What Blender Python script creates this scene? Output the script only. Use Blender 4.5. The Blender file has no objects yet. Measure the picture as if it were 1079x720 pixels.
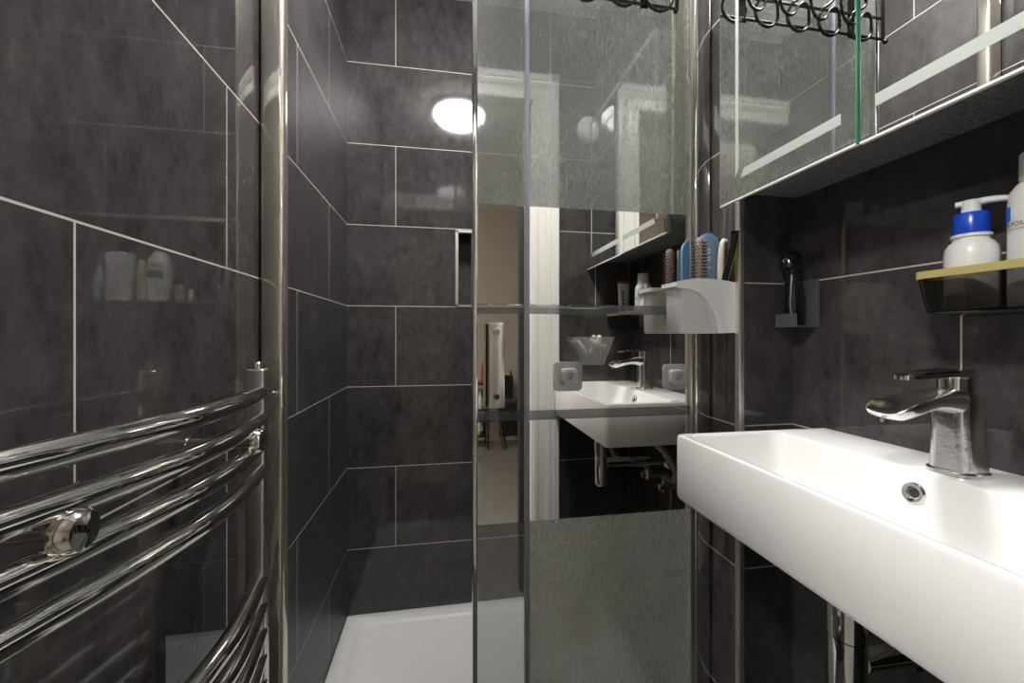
import bpy, bmesh, math, random
from mathutils import Vector, Matrix
random.seed(7)
sc = bpy.context.scene
COL = sc.collection
H = 1.09                      # height of the lens above the floor; shapes below are given relative to the lens height
F_PX, YAW, CY, CX = 424.57, math.radians(9.593), 353.95, 539.5

# ------------------------------------------------------------------ camera, world, light, exposure
cam = bpy.data.objects.new('camera', bpy.data.cameras.new('camera'))
COL.objects.link(cam)
cam.location = (0, 0, H)
cam.rotation_euler = (math.pi/2, 0, -YAW)
cam.data.sensor_width = 36
cam.data.lens = 36*F_PX/1079
cam.data.shift_y = (CY-360)/1079
cam.data.clip_start = 0.005
sc.camera = cam

w = bpy.data.worlds.new('world'); sc.world = w; w.use_nodes = True
w.node_tree.nodes['Background'].inputs[0].default_value = (1, 0.97, 0.93, 1)
w.node_tree.nodes['Background'].inputs[1].default_value = 0.2
sc.view_settings.view_transform = 'Standard'
sc.view_settings.look = 'None'
sc.view_settings.gamma = 1
sc.view_settings.use_curve_mapping = False
sc.view_settings.exposure = 0.3
BATH_LAMP, HALL_FILL = 22.0, 48.0      # watts: bathroom lamp, and an unseen fill added in the hall
sc.cycles.max_bounces = 14
sc.cycles.glossy_bounces = 10
sc.cycles.transparent_max_bounces = 24
sc.cycles.caustics_reflective = True
sc.cycles.blur_glossy = 0.3
sc.cycles.sample_clamp_indirect = 6

# the place, in metres
XL, XB, XR = -0.3538, 0.614, 0.742       # left wall, boxing, right wall
YD, YF, YS, YB = 0.16, 0.757, 0.85, 1.5735   # door wall, alcove face, screen, shower back wall
Z0, DZ = 0.1116, 0.302
FLOOR, CEIL, TRAY = -1.09, 1.30, -1.036

# ------------------------------------------------------------------ helpers
WL = {}
def obj(name, bm, mat, parent=None, smooth=None):
    """link a bmesh (lens-relative coordinates) as ONE mesh object; origin at the base of its thing"""
    me = bpy.data.meshes.new(name)
    bmesh.ops.recalc_face_normals(bm, faces=bm.faces)
    if parent is not None:
        org = WL[parent.name]
    else:
        xs = [v.co for v in bm.verts]
        org = Vector(((min(c.x for c in xs)+max(c.x for c in xs))/2, (min(c.y for c in xs)+max(c.y for c in xs))/2, min(c.z for c in xs)))
    bm.transform(Matrix.Translation(-org))
    bm.to_mesh(me); bm.free()
    if smooth is not None:
        for p in me.polygons: p.use_smooth = True
        try: me.set_sharp_from_angle(angle=math.radians(smooth))
        except Exception: pass
    for m in (mat if isinstance(mat, (list, tuple)) else [mat]): me.materials.append(m)
    o = bpy.data.objects.new(name, me); COL.objects.link(o)
    if parent is not None:
        o.parent = parent
    else:
        o.location = org + Vector((0, 0, H))
    WL[o.name] = org
    return o
def thing(name, label, cat, loc, group=None):
    o = bpy.data.objects.new(name, None); COL.objects.link(o)
    o.empty_display_size = 0.03
    o.location = Vector(loc)+Vector((0, 0, H)); WL[o.name] = Vector(loc)
    o['label'] = label; o['category'] = cat
    if group: o['group'] = group
    return o
def tag(o, label, cat, group=None, kind=None):
    o['label'] = label; o['category'] = cat
    if group: o['group'] = group
    if kind: o['kind'] = kind
    return o
def struct(name, bm, mat, parent=None):
    o = obj(name, bm, mat, parent)
    if parent is None: o['kind'] = 'structure'
    return o
def box(bm, x0, x1, y0, y1, z0, z1, bev=0, seg=2, mi=0):
    vs = [bm.verts.new((x, y, z)) for z in (z0, z1) for x, y in ((x0, y0), (x1, y0), (x1, y1), (x0, y1))]
    fs = [bm.faces.new([vs[i] for i in q]) for q in ((3, 2, 1, 0), (4, 5, 6, 7), (0, 1, 5, 4), (1, 2, 6, 5), (2, 3, 7, 6), (3, 0, 4, 7))]
    for f in fs: f.material_index = mi
    if bev:
        es = list({e for f in fs for e in f.edges})
        bmesh.ops.bevel(bm, geom=es, offset=bev, segments=seg, profile=0.5, affect='EDGES')
    return bm
def nb(): return bmesh.new()
def bx(*a, **k): return box(nb(), *a, **k)
def loops(bm, rings, cap0=True, cap1=True, closed=True):
    R = [[bm.verts.new(p) for p in r] for r in rings]
    n = len(R[0])
    for a, b in zip(R, R[1:]):
        for i in range(n if closed else n-1):
            j = (i+1) % n
            bm.faces.new((a[i], a[j], b[j], b[i]))
    if cap0: bm.faces.new(R[0][::-1])
    if cap1: bm.faces.new(R[-1])
    return bm
def lathe(bm, prof, cx, cy, n=24, ex=1.0, ey=1.0, cap=True):
    rings = [[(cx+r*ex*math.cos(2*math.pi*i/n), cy+r*ey*math.sin(2*math.pi*i/n), z) for i in range(n)] for r, z in prof]
    return loops(bm, rings, cap, cap)
def tube(bm, pts, r, n=12, caps=True):
    pts = [Vector(p) for p in pts]; rings = []
    up = None
    for i, p in enumerate(pts):
        t = (pts[min(i+1, len(pts)-1)]-pts[max(i-1, 0)]).normalized()
        if up is None:
            up = Vector((0, 0, 1)) if abs(t.z) < 0.9 else Vector((1, 0, 0))
        a = t.cross(up).normalized(); b = a.cross(t).normalized(); up = b
        rr = r[i] if isinstance(r, (list, tuple)) else r
        rings.append([p+rr*(math.cos(2*math.pi*k/n)*a+math.sin(2*math.pi*k/n)*b) for k in range(n)])
    return loops(bm, rings, caps, caps)
def spline(pts, per=8):
    P = [Vector(p) for p in pts]; P = [2*P[0]-P[1]]+P+[2*P[-1]-P[-2]]; out = []
    for i in range(1, len(P)-2):
        for k in range(per):
            t = k/per
            out.append(0.5*((2*P[i])+(P[i+1]-P[i-1])*t+(2*P[i-1]-5*P[i]+4*P[i+1]-P[i+2])*t*t+(3*P[i]-P[i-1]-3*P[i+1]+P[i+2])*t**3))
    out.append(P[-2]); return out
def rrect(x0, x1, y0, y1, r, z, seg=6):
    out = []
    for cx, cy, a0 in ((x1-r, y1-r, 0), (x0+r, y1-r, 90), (x0+r, y0+r, 180), (x1-r, y0+r, 270)):
        for k in range(seg+1):
            a = math.radians(a0+90*k/seg); out.append((cx+r*math.cos(a), cy+r*math.sin(a), z))
    return out
def prism(bm, poly, axis, a, b):
    """extrude a closed 2-D outline along an axis: 'x' poly=(y,z), 'y' poly=(x,z), 'z' poly=(x,y)"""
    f = {'x': lambda p, t: (t, p[0], p[1]), 'y': lambda p, t: (p[0], t, p[1]), 'z': lambda p, t: (p[0], p[1], t)}[axis]
    return loops(bm, [[f(p, a) for p in poly], [f(p, b) for p in poly]])
def ball(bm, c, r, u=12, v=8, s=(1, 1, 1)):
    bmesh.ops.create_uvsphere(bm, u_segments=u, v_segments=v, radius=r, matrix=Matrix.Translation(Vector(c)) @ Matrix.Diagonal((*s, 1)))
    return bm
def words(body, size, mapper, depth=0.0003):
    """flat lettering as a bmesh; mapper places a letter point (u right, v up) on the surface"""
    cu = bpy.data.curves.new('lettering', 'FONT'); cu.body = body; cu.size = size; cu.align_x = 'CENTER'
    cu.resolution_u = 3
    o = bpy.data.objects.new('lettering', cu); COL.objects.link(o)
    dg = bpy.context.evaluated_depsgraph_get(); dg.update()
    me = bpy.data.meshes.new_from_object(o.evaluated_get(dg))
    bpy.data.objects.remove(o); bpy.data.curves.remove(cu)
    bm = nb(); bm.from_mesh(me); bpy.data.meshes.remove(me)
    for v in bm.verts: v.co = Vector(mapper(v.co.x, v.co.y))
    return bm
def on_bottle(cx, cy, r, ang, z):
    """lettering wrapped round an upright cylinder, centred on the compass angle ang"""
    return lambda u, v: (cx+(r+.0004)*math.cos(ang+u/r), cy+(r+.0004)*math.sin(ang+u/r), z+v)

# ------------------------------------------------------------------ materials
class NT:
    def __init__(s, m): s.t = m.node_tree; s.n = s.t.nodes; s.l = s.t.links
    def new(s, k, **kw):
        x = s.n.new(k)
        for a, b in kw.items(): setattr(x, a, b)
        return x
    def math(s, op, a, b=None):
        x = s.new('ShaderNodeMath', operation=op)
        for i, q in enumerate((a, b)):
            if q is None: continue
            if hasattr(q, 'links'): s.l.new(q, x.inputs[i])
            else: x.inputs[i].default_value = q
        return x.outputs[0]
    def link(s, a, b): s.l.new(a, b)
def mat(name, col, rough=0.4, metal=0.0, ior=1.5, trans=0.0, coat=0.0, noise=0.0, nscale=40.0, alpha=1.0, emit=None, bump=0.0):
    m = bpy.data.materials.new(name); m.use_nodes = True
    t = NT(m); b = t.n['Principled BSDF']
    b.inputs['Base Color'].default_value = (*col, 1); b.inputs['Roughness'].default_value = rough
    b.inputs['Metallic'].default_value = metal; b.inputs['IOR'].default_value = ior
    b.inputs['Transmission Weight'].default_value = trans; b.inputs['Coat Weight'].default_value = coat
    b.inputs['Alpha'].default_value = alpha
    if emit: b.inputs['Emission Color'].default_value = (*emit[0], 1); b.inputs['Emission Strength'].default_value = emit[1]
    if noise or bump:
        tc = t.new('ShaderNodeTexCoord'); nz = t.new('ShaderNodeTexNoise')
        nz.inputs['Scale'].default_value = nscale; nz.inputs['Detail'].default_value = 5
        t.link(tc.outputs['Object'], nz.inputs['Vector'])
        if noise:
            mx = t.new('ShaderNodeMix', data_type='RGBA')
            mx.inputs[6].default_value = (*[c*(1-noise) for c in col], 1); mx.inputs[7].default_value = (*[min(1, c*(1+noise)) for c in col], 1)
            t.link(nz.outputs['Fac'], mx.inputs[0]); t.link(mx.outputs[2], b.inputs['Base Color'])
        if bump:
            bp = t.new('ShaderNodeBump'); bp.inputs['Strength'].default_value = bump; bp.inputs['Distance'].default_value = .002
            t.link(nz.outputs['Fac'], bp.inputs['Height']); t.link(bp.outputs[0], b.inputs['Normal'])
    return m
def tile_mat(name, ux, uy, par=0, base=(.052, .048, .049), rough=.045, ior=1.62, bond=.5, film=False, grout=(.52, .50, .46)):
    """dark polished stone tiles 600 x 300 in a half bond; ux / uy place the joints on faces across the room / along it"""
    m = bpy.data.materials.new(name); m.use_nodes = True; t = NT(m); b = t.n['Principled BSDF']
    g = t.new('ShaderNodeNewGeometry'); sp = t.new('ShaderNodeSeparateXYZ'); t.link(g.outputs['Position'], sp.inputs[0])
    sn = t.new('ShaderNodeSeparateXYZ'); t.link(g.outputs['True Normal'], sn.inputs[0])
    along = t.math('GREATER_THAN', t.math('ABSOLUTE', sn.outputs[0]), 0.5)
    ux_ = t.math('DIVIDE', t.math('SUBTRACT', sp.outputs[0], ux), 0.602)
    uy_ = t.math('DIVIDE', t.math('SUBTRACT', sp.outputs[1], uy), 0.602)
    u = t.math('ADD', t.math('MULTIPLY', uy_, along), t.math('MULTIPLY', ux_, t.math('SUBTRACT', 1.0, along)))
    v = t.math('DIVIDE', t.math('SUBTRACT', sp.outputs[2], Z0+H), DZ)
    row = t.math('FLOOR', v)
    odd = t.math('FLOORED_MODULO', t.math('ADD', row, float(par)), 2.0)
    u = t.math('ADD', u, t.math('MULTIPLY', odd, bond))
    fu = t.math('ABSOLUTE', t.math('SUBTRACT', t.math('FRACT', t.math('ADD', u, .5)), .5))
    fv = t.math('ABSOLUTE', t.math('SUBTRACT', t.math('FRACT', t.math('ADD', v, .5)), .5))
    gm = t.math('MAXIMUM', t.math('LESS_THAN', fu, .0012/0.602), t.math('LESS_THAN', fv, .0013/DZ))
    wn = t.new('ShaderNodeTexWhiteNoise', noise_dimensions='2D')
    cb = t.new('ShaderNodeCombineXYZ'); t.link(t.math('FLOOR', u), cb.inputs[0]); t.link(row, cb.inputs[1]); t.link(cb.outputs[0], wn.inputs['Vector'])
    nz = t.new('ShaderNodeTexNoise'); nz.inputs['Scale'].default_value = 14; nz.inputs['Detail'].default_value = 9; nz.inputs['Roughness'].default_value = .72
    mp = t.new('ShaderNodeMapping'); mp.inputs['Scale'].default_value = (1, 1, .6); t.link(g.outputs['Position'], mp.inputs[0]); t.link(mp.outputs[0], nz.inputs['Vector'])
    n3 = t.new('ShaderNodeTexNoise'); n3.inputs['Scale'].default_value = 55; n3.inputs['Detail'].default_value = 6; n3.inputs['Roughness'].default_value = .7; t.link(mp.outputs[0], n3.inputs['Vector'])
    f = t.math('ADD', t.math('MULTIPLY', t.math('SUBTRACT', nz.outputs['Fac'], .5), 2.2), t.math('MULTIPLY', t.math('SUBTRACT', n3.outputs['Fac'], .5), 1.2))
    f = t.math('MAXIMUM', t.math('ADD', f, t.math('ADD', t.math('MULTIPLY', wn.outputs['Value'], .25), .9)), .3)
    sc_ = t.new('ShaderNodeVectorMath', operation='SCALE'); sc_.inputs[0].default_value = base; t.link(f, sc_.inputs['Scale'])
    mx = t.new('ShaderNodeMix', data_type='RGBA'); t.link(gm, mx.inputs[0]); t.link(sc_.outputs[0], mx.inputs[6]); mx.inputs[7].default_value = (*grout, 1)
    t.link(mx.outputs[2], b.inputs['Base Color'])
    ro = t.math('ADD', t.math('MULTIPLY', gm, .6), t.math('ADD', t.math('MULTIPLY', nz.outputs['Fac'], .03), rough-.015))
    if film:      # soap film left by the shower beyond this depth
        ro = t.math('ADD', ro, t.math('MULTIPLY', t.math('GREATER_THAN', sp.outputs[1], film), .42))
    t.link(ro, b.inputs['Roughness'])
    b.inputs['IOR'].default_value = ior
    bp = t.new('ShaderNodeBump'); bp.inputs['Strength'].default_value = .25; bp.inputs['Distance'].default_value = .0012
    t.link(t.math('SUBTRACT', t.math('MULTIPLY', nz.outputs['Fac'], .012), gm), bp.inputs['Height']); t.link(bp.outputs[0], b.inputs['Normal'])
    return m
def screen_mat():
    """clear, lime-hazed glass above and below a mirrored middle band that two clear stripes cross"""
    m = bpy.data.materials.new('screen_glass'); m.use_nodes = True; t = NT(m)
    t.n.remove(t.n['Principled BSDF']); out = t.n['Material Output']
    g = t.new('ShaderNodeNewGeometry'); sp = t.new('ShaderNodeSeparateXYZ'); t.link(g.outputs['Position'], sp.inputs[0])
    z = t.math('SUBTRACT', sp.outputs[2], H)
    def band(a, b): return t.math('MULTIPLY', t.math('GREATER_THAN', z, a), t.math('LESS_THAN', z, b))
    mirror = t.math('SUBTRACT', t.math('SUBTRACT', band(-.400, .279), band(.047, .068)), band(-.1822, -.1614))
    nz = t.new('ShaderNodeTexNoise'); nz.inputs['Scale'].default_value = 160; nz.inputs['Detail'].default_value = 4
    mp = t.new('ShaderNodeMapping'); mp.inputs['Scale'].default_value = (1, 1, .35); t.link(g.outputs['Position'], mp.inputs[0]); t.link(mp.outputs[0], nz.inputs['Vector'])
    n2 = t.new('ShaderNodeTexNoise'); n2.inputs['Scale'].default_value = 5; t.link(g.outputs['Position'], n2.inputs['Vector'])
    low = t.math('LESS_THAN', z, -.3)
    wide = t.math('GREATER_THAN', sp.outputs[0], .177)
    stripe = band(-.25, .2)
    fine = t.math('MAXIMUM', t.math('SUBTRACT', t.math('MULTIPLY', nz.outputs['Fac'], 1.7), .55), 0.0)
    dirt = t.math('MULTIPLY', t.math('ADD', t.math('ADD', t.math('MULTIPLY', fine, .55), .12), t.math('MULTIPLY', n2.outputs['Fac'], .55)),
                  t.math('ADD', t.math('MULTIPLY', t.math('SUBTRACT', t.math('SUBTRACT', 1.0, low), t.math('MULTIPLY', stripe, .75)), HAZE_TOP), t.math('MULTIPLY', low, t.math('ADD', .06, t.math('MULTIPLY', wide, HAZE_LOW)))))
    gl = t.new('ShaderNodeBsdfGlossy'); gl.inputs['Color'].default_value = (.80, .79, .76, 1); gl.inputs['Roughness'].default_value = 0.0
    tr = t.new('ShaderNodeBsdfTransparent'); tr.inputs['Color'].default_value = (.90, .93, .91, 1)
    df = t.new('ShaderNodeBsdfDiffuse'); df.inputs['Color'].default_value = (.76, .79, .73, 1)
    tl = t.new('ShaderNodeBsdfTranslucent'); tl.inputs['Color'].default_value = (.76, .79, .73, 1)
    hz = t.new('ShaderNodeMixShader'); hz.inputs[0].default_value = .4; t.link(df.outputs[0], hz.inputs[1]); t.link(tl.outputs[0], hz.inputs[2])
    g2 = t.new('ShaderNodeBsdfGlossy'); g2.inputs['Color'].default_value = (1, 1, 1, 1); g2.inputs['Roughness'].default_value = 0.02
    a = t.new('ShaderNodeMixShader'); a.inputs[0].default_value = GLASS_REFLECT; t.link(tr.outputs[0], a.inputs[1]); t.link(g2.outputs[0], a.inputs[2])
    b = t.new('ShaderNodeMixShader'); t.link(dirt, b.inputs[0]); t.link(a.outputs[0], b.inputs[1]); t.link(hz.outputs[0], b.inputs[2])
    c = t.new('ShaderNodeMixShader'); t.link(mirror, c.inputs[0]); t.link(b.outputs[0], c.inputs[1]); t.link(gl.outputs[0], c.inputs[2])
    t.link(c.outputs[0], out.inputs['Surface'])
    return m
HAZE_TOP, HAZE_LOW, GLASS_REFLECT = .44, 1.1, .13
def clear_mat(name, col, haze=.1, refl=.1, hcol=(.8, .8, .8)):
    m = bpy.data.materials.new(name); m.use_nodes = True; t = NT(m); t.n.remove(t.n['Principled BSDF']); out = t.n['Material Output']
    tr = t.new('ShaderNodeBsdfTransparent'); tr.inputs['Color'].default_value = (*col, 1)
    df = t.new('ShaderNodeBsdfDiffuse'); df.inputs['Color'].default_value = (*hcol, 1)
    g2 = t.new('ShaderNodeBsdfGlossy'); g2.inputs['Roughness'].default_value = .04
    fr = t.new('ShaderNodeFresnel'); fr.inputs[0].default_value = 1.5
    a = t.new('ShaderNodeMixShader'); t.link(t.math('ADD', fr.outputs[0], refl-.04), a.inputs[0]); t.link(tr.outputs[0], a.inputs[1]); t.link(g2.outputs[0], a.inputs[2])
    b = t.new('ShaderNodeMixShader'); b.inputs[0].default_value = haze; t.link(a.outputs[0], b.inputs[1]); t.link(df.outputs[0], b.inputs[2])
    t.link(b.outputs[0], out.inputs['Surface']); return m

M = {}
M['tile_left'] = tile_mat('tile_left_wall', 0, .735, 0, rough=.022, bond=.462, film=.87)
M['tile_back'] = tile_mat('tile_shower_back', -.1794, .3, 1, rough=.07, ior=1.5)
M['tile_right'] = tile_mat('tile_right_wall', .35, .77, 0)
M['tile_box'] = tile_mat('tile_boxing', .30, .30, 0, film=.90)
M['tile_door'] = tile_mat('tile_door_wall', .60, .30, 0)
M['chrome'] = mat('chrome', (.80, .79, .77), .06, 1)
M['wet_chrome'] = mat('limescaled_chrome', (.82, .81, .79), .17, 1, noise=.25, nscale=110, bump=.12)
M['satin'] = mat('satin_chrome', (.78, .76, .72), .28, 1)
def steel(name, col):
    m = bpy.data.materials.new(name); m.use_nodes = True; t = NT(m); t.n.remove(t.n['Principled BSDF'])
    a = t.new('ShaderNodeBsdfGlossy'); a.inputs['Color'].default_value = (*col, 1); a.inputs['Roughness'].default_value = .03
    b = t.new('ShaderNodeBsdfGlossy'); b.inputs['Color'].default_value = (*col, 1); b.inputs['Roughness'].default_value = .55
    x = t.new('ShaderNodeMixShader'); x.inputs[0].default_value = .32; t.link(a.outputs[0], x.inputs[1]); t.link(b.outputs[0], x.inputs[2]); t.link(x.outputs[0], t.n['Material Output'].inputs['Surface']); return m
M['steel'] = steel('polished_steel_channel', (.78, .73, .66))
M['trim'] = mat('tile_trim_chrome', (.80, .77, .72), .38, 1)
M['ceramic'] = mat('white_glazed_ceramic', (.79, .785, .77), .12, 0, coat=.4)
M['acrylic'] = mat('white_shower_tray', (.86, .85, .84), .3)
M['paint'] = mat('white_gloss_paint', (.80, .79, .76), .3, noise=.03)
M['ceiling'] = mat('white_ceiling_paint', (.82, .81, .79), .8, noise=.02)
M['hall'] = mat('beige_wall_paint', (.38, .335, .285), .7, noise=.04, nscale=6)
M['hall_floor'] = mat('polished_grey_floor_tile', (.17, .158, .14), .06, noise=.1, nscale=5)
M['floor'] = mat('dark_floor_tile', (.05, .048, .047), .2, noise=.2, nscale=12)
M['screen'] = screen_mat()
M['mirror'] = mat('mirror', (.86, .88, .86), 0.0, 1)
M['etch'] = mat('etched_mirror_strip', (.42, .45, .42), .5, noise=.03)
M['green_glass'] = mat('green_glass_edge', (.05, .22, .12), .1)
M['alu'] = mat('bright_aluminium_edge', (.85, .85, .83), .25, 1)
M['carcass'] = mat('dark_cabinet_underside', (.17, .165, .167), .25, noise=.9, nscale=150)
M['iron'] = mat('black_wrought_iron', (.012, .012, .012), .25)
M['white_plastic'] = mat('white_plastic', (.80, .80, .78), .3)
M['grey_plastic'] = mat('light_grey_plastic', (.66, .66, .65), .4)
M['holder'] = mat('off_white_plastic', (.82, .82, .81), .35)
M['blue'] = mat('royal_blue_plastic', (.010, .07, .55), .25)
M['label_blue'] = mat('bright_blue_print', (.02, .20, .75), .3)
M['ink'] = mat('dark_print', (.02, .02, .025), .5)
M['red'] = mat('red_print', (.45, .04, .04), .5)
M['green'] = mat('green_print', (.10, .28, .06), .5)
M['smoke'] = clear_mat('smoked_clear_plastic', (.46, .44, .42), .03, .07, (.05, .05, .05))
M['gold'] = mat('gold_rim', (.70, .58, .24), .35, .55)
M['black_gloss'] = mat('black_gloss_plastic', (.008, .008, .009), .12, coat=.5)
M['clear'] = clear_mat('clear_acrylic', (.93, .94, .93), .10, .08)
M['frosted'] = clear_mat('frosted_clear_plastic', (.88, .89, .88), .5, .08)
M['milky'] = clear_mat('milky_clear_acrylic', (.86, .87, .86), .24, .08)
M['sky_blue'] = mat('pale_blue_plastic', (.24, .52, .86), .3)
M['pad'] = mat('grey_blue_brush_pad', (.27, .40, .56), .5, noise=.5, nscale=400)
M['bristle'] = mat('dark_brown_bristles', (.035, .022, .018), .5)
M['barrel'] = mat('tan_brush_barrel', (.36, .26, .22), .4, noise=.5, nscale=260)
M['lilac'] = mat('pale_lilac_plastic', (.50, .50, .60), .35)
M['cream'] = mat('cream_plastic', (.72, .68, .55), .4)
M['olive'] = mat('olive_yellow_plastic', (.32, .28, .06), .4)
M['yellow'] = mat('yellow_plastic', (.65, .48, .02), .35)
M['towel'] = mat('olive_terry_cloth', (.26, .25, .10), .9, noise=.35, nscale=250, bump=.6)
M['hem'] = mat('cream_cloth_hem', (.70, .64, .48), .9, noise=.1, nscale=200)
M['braid'] = mat('braided_steel_hose', (.42, .43, .36), .35, .8, noise=.8, nscale=260, bump=.8)
M['brass'] = mat('brass', (.72, .50, .22), .22, 1)
M['amber'] = mat('amber_brown_plastic', (.16, .06, .025), .25)
M['pale_blue'] = mat('pale_blue_bottle', (.35, .48, .56), .35)
M['pale_yellow'] = mat('pale_yellow_bottle', (.62, .58, .34), .4)
M['pink'] = mat('dusty_pink_bottle', (.40, .22, .19), .4)
M['dark_wood'] = mat('dark_painted_stop', (.02, .019, .019), .4)
M['seal'] = mat('lavender_grey_seal', (.30, .30, .36), .3)
M['soft_white'] = mat('white_blob_surface', (.85, .85, .82), .3)

# ------------------------------------------------------------------ the setting
struct('wall_left', bx(XL-.1, XL, .04, 1.70, FLOOR, CEIL), M['tile_left'])
NX0, NX1, NZ0, NZ1 = .048, .508, Z0+.002, Z0+DZ-.006
bm = nb()
box(bm, XL, NX0, YB, YB+.13, FLOOR, CEIL); box(bm, NX1, XR+.1, YB, YB+.13, FLOOR, CEIL)
box(bm, NX0, NX1, YB, YB+.13, FLOOR, NZ0); box(bm, NX0, NX1, YB, YB+.13, NZ1, CEIL); box(bm, NX0, NX1, YB+.095, YB+.13, NZ0, NZ1)
struct('wall_back', bm, M['tile_back'])
struct('wall_boxing', bx(XB, XR+.1, YF, YB, FLOOR, CEIL), M['tile_box'])
struct('wall_right', bx(XR, XR+.1, .04, YF, FLOOR, CEIL), M['tile_right'])
OX0, OX1, OZ = -.338, .337, .91           # door opening
bm = nb()
box(bm, OX1+.02, XR+.1, .045, YD, FLOOR, CEIL); box(bm, XL-.1, OX0-.002, .045, YD, FLOOR, CEIL); box(bm, OX0-.002, OX1+.02, .045, YD, OZ+.02, CEIL)
struct('wall_front', bm, M['tile_door'])
struct('floor', bx(XL-.1, XR+.1, .10, YB+.13, FLOOR-.05, FLOOR), M['floor'])
struct('floor_hall', bx(-1.3, 1.5, -2.45, .10, FLOOR-.05, FLOOR), M['hall_floor'])
struct('ceiling', bx(-1.3, 1.5, -2.45, 1.71, CEIL, CEIL+.05), M['ceiling'])
bm = nb(); box(bm, -1.3, XL-.1, .0, .045, FLOOR, CEIL); box(bm, OX1+.02, 1.5, 0, .045, FLOOR, CEIL); box(bm, XL-.1, OX1+.02, 0, .045, OZ+.02, CEIL); box(bm, XL-.1, OX0-.002, 0, .045, FLOOR, OZ+.02)
struct('wall_hall_front', bm, M['hall'])
struct('wall_hall_left', bx(-1.4, -1.3, -2.45, .045, FLOOR, CEIL), M['hall'])
struct('wall_hall_right', bx(1.5, 1.6, -2.45, .045, FLOOR, CEIL), M['hall'])
struct('wall_hall_back', bx(-1.4, 1.6, -2.55, -2.45, FLOOR, CEIL), M['hall'])
# door lining and moulded architrave
bm = nb(); box(bm, OX1, OX1+.02, .0, YD, FLOOR, OZ+.02); box(bm, OX0-.002, OX1, .0, YD, OZ, OZ+.02)
struct('trim_1', bm, M['paint'])
prof = [(0, 0), (0, .010), (.006, .014), (.018, .014), (.022, .011), (.045, .012), (.055, .019), (.066, .021), (.072, .017), (.078, .022), (.098, .022), (.103, .016), (.103, 0)]
bm = nb(); prism(bm, [(OX1+.006+a, YD+d) for a, d in prof], 'z', FLOOR, OZ+.109)
struct('trim_2', bm, M['paint'])
bm = nb(); prism(bm, [(YD+d, OZ+.006+a) for a, d in prof], 'x', XL, OX1+.006+.103)
struct('trim_3', bm, M['paint'])
struct('trim_4', bx(OX1-.020, OX1, -.03, .02, FLOOR, .55, bev=.002), M['dark_wood'])
# chrome corner trim on the boxing, chrome frame of the niche
struct('trim_5', bx(XB-.004, XB+.010, YF-.004, YF+.010, FLOOR, CEIL, bev=.003), M['trim'])
bm = nb(); d = .010
box(bm, NX0-d*.4, NX1+d*.4, YB-.003, YB+.02, NZ0-.002, NZ0+.007); box(bm, NX0-d*.4, NX1+d*.4, YB-.003, YB+.02, NZ1-.007, NZ1+.002)
box(bm, NX0-d*.4, NX0+.007, YB-.003, YB+.02, NZ0, NZ1); box(bm, NX1-.007, NX1+d*.4, YB-.003, YB+.02, NZ0, NZ1)
struct('trim_6', bm, M['trim'])

# ------------------------------------------------------------------ bathroom lamp and added hall fill
def dome_lamp(x, y, label, watts, r):
    t = thing('ceiling_lamp', label, 'lamp', (x, y, CEIL-.09))
    bm = nb(); lathe(bm, [(r*1.04, CEIL), (r*1.04, CEIL-.022), (r*.99, CEIL-.026)], x, y, 32); obj('base_ring', bm, M['satin'], t, 40)
    prof = [(r*.97*math.cos(a), CEIL-.026-.062*math.sin(a)) for a in [math.pi/2*k/8 for k in range(8)]]+[(.004, CEIL-.088)]
    bm = nb(); lathe(bm, prof, x, y, 40); obj('glass_dome', bm, mat('glowing_lamp_dome', (.9, .88, .84), .4, emit=((1, .98, .955), watts/(math.pi*math.pi*r*r))), t, 60)
    q = .80; zq = CEIL-.026-.062*math.sin(math.acos(q/.97))-.001
    bm = nb(); tube(bm, [(x+r*q*math.cos(a), y+r*q*math.sin(a), zq) for a in [2*math.pi*k/48 for k in range(49)]], r*.032, 8); obj('rim_band', bm, M['satin'], t, 60)
    return t
dome_lamp(.088, .80, 'round glowing dome lamp on the bathroom ceiling, mirrored in the shower tiles', BATH_LAMP, .15)
dome_lamp(-.97, -.45, 'round glowing dome added out of view on the hall ceiling as fill light', HALL_FILL, .18)  # added fill: brightens the bathroom through the doorway, kept out of the mirrors

# ------------------------------------------------------------------ shower tray
bm = nb()
rings = []
X0, X1, Y0, Y1 = XL+.001, XB-.001, YS-.02, YB-.001
rings.append(rrect(X0, X1, Y0, Y1, .004, FLOOR)); rings.append(rrect(X0, X1, Y0, Y1, .004, TRAY-.003)); rings.append(rrect(X0+.003, X1-.003, Y0+.003, Y1-.003, .004, TRAY))
rings.append(rrect(X0+.050, X1-.05, Y0+.05, Y1-.05, .05, TRAY)); rings.append(rrect(X0+.055, X1-.055, Y0+.055, Y1-.055, .046, TRAY-.003)); rings.append(rrect(X0+.064, X1-.064, Y0+.064, Y1-.064, .04, TRAY-.010))
loops(bm, rings)
t = thing('shower_tray', 'white low shower tray with a recessed standing area', 'shower tray', (.13, 1.2, FLOOR))
obj('tray', bm, M['acrylic'], t, 50)
bm = nb(); lathe(bm, [(.045, TRAY-.0099), (.045, TRAY-.004), (.038, TRAY-.001), (.004, TRAY)], .40, 1.30, 24); obj('drain_cover', bm, M['acrylic'], t, 40)

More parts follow.
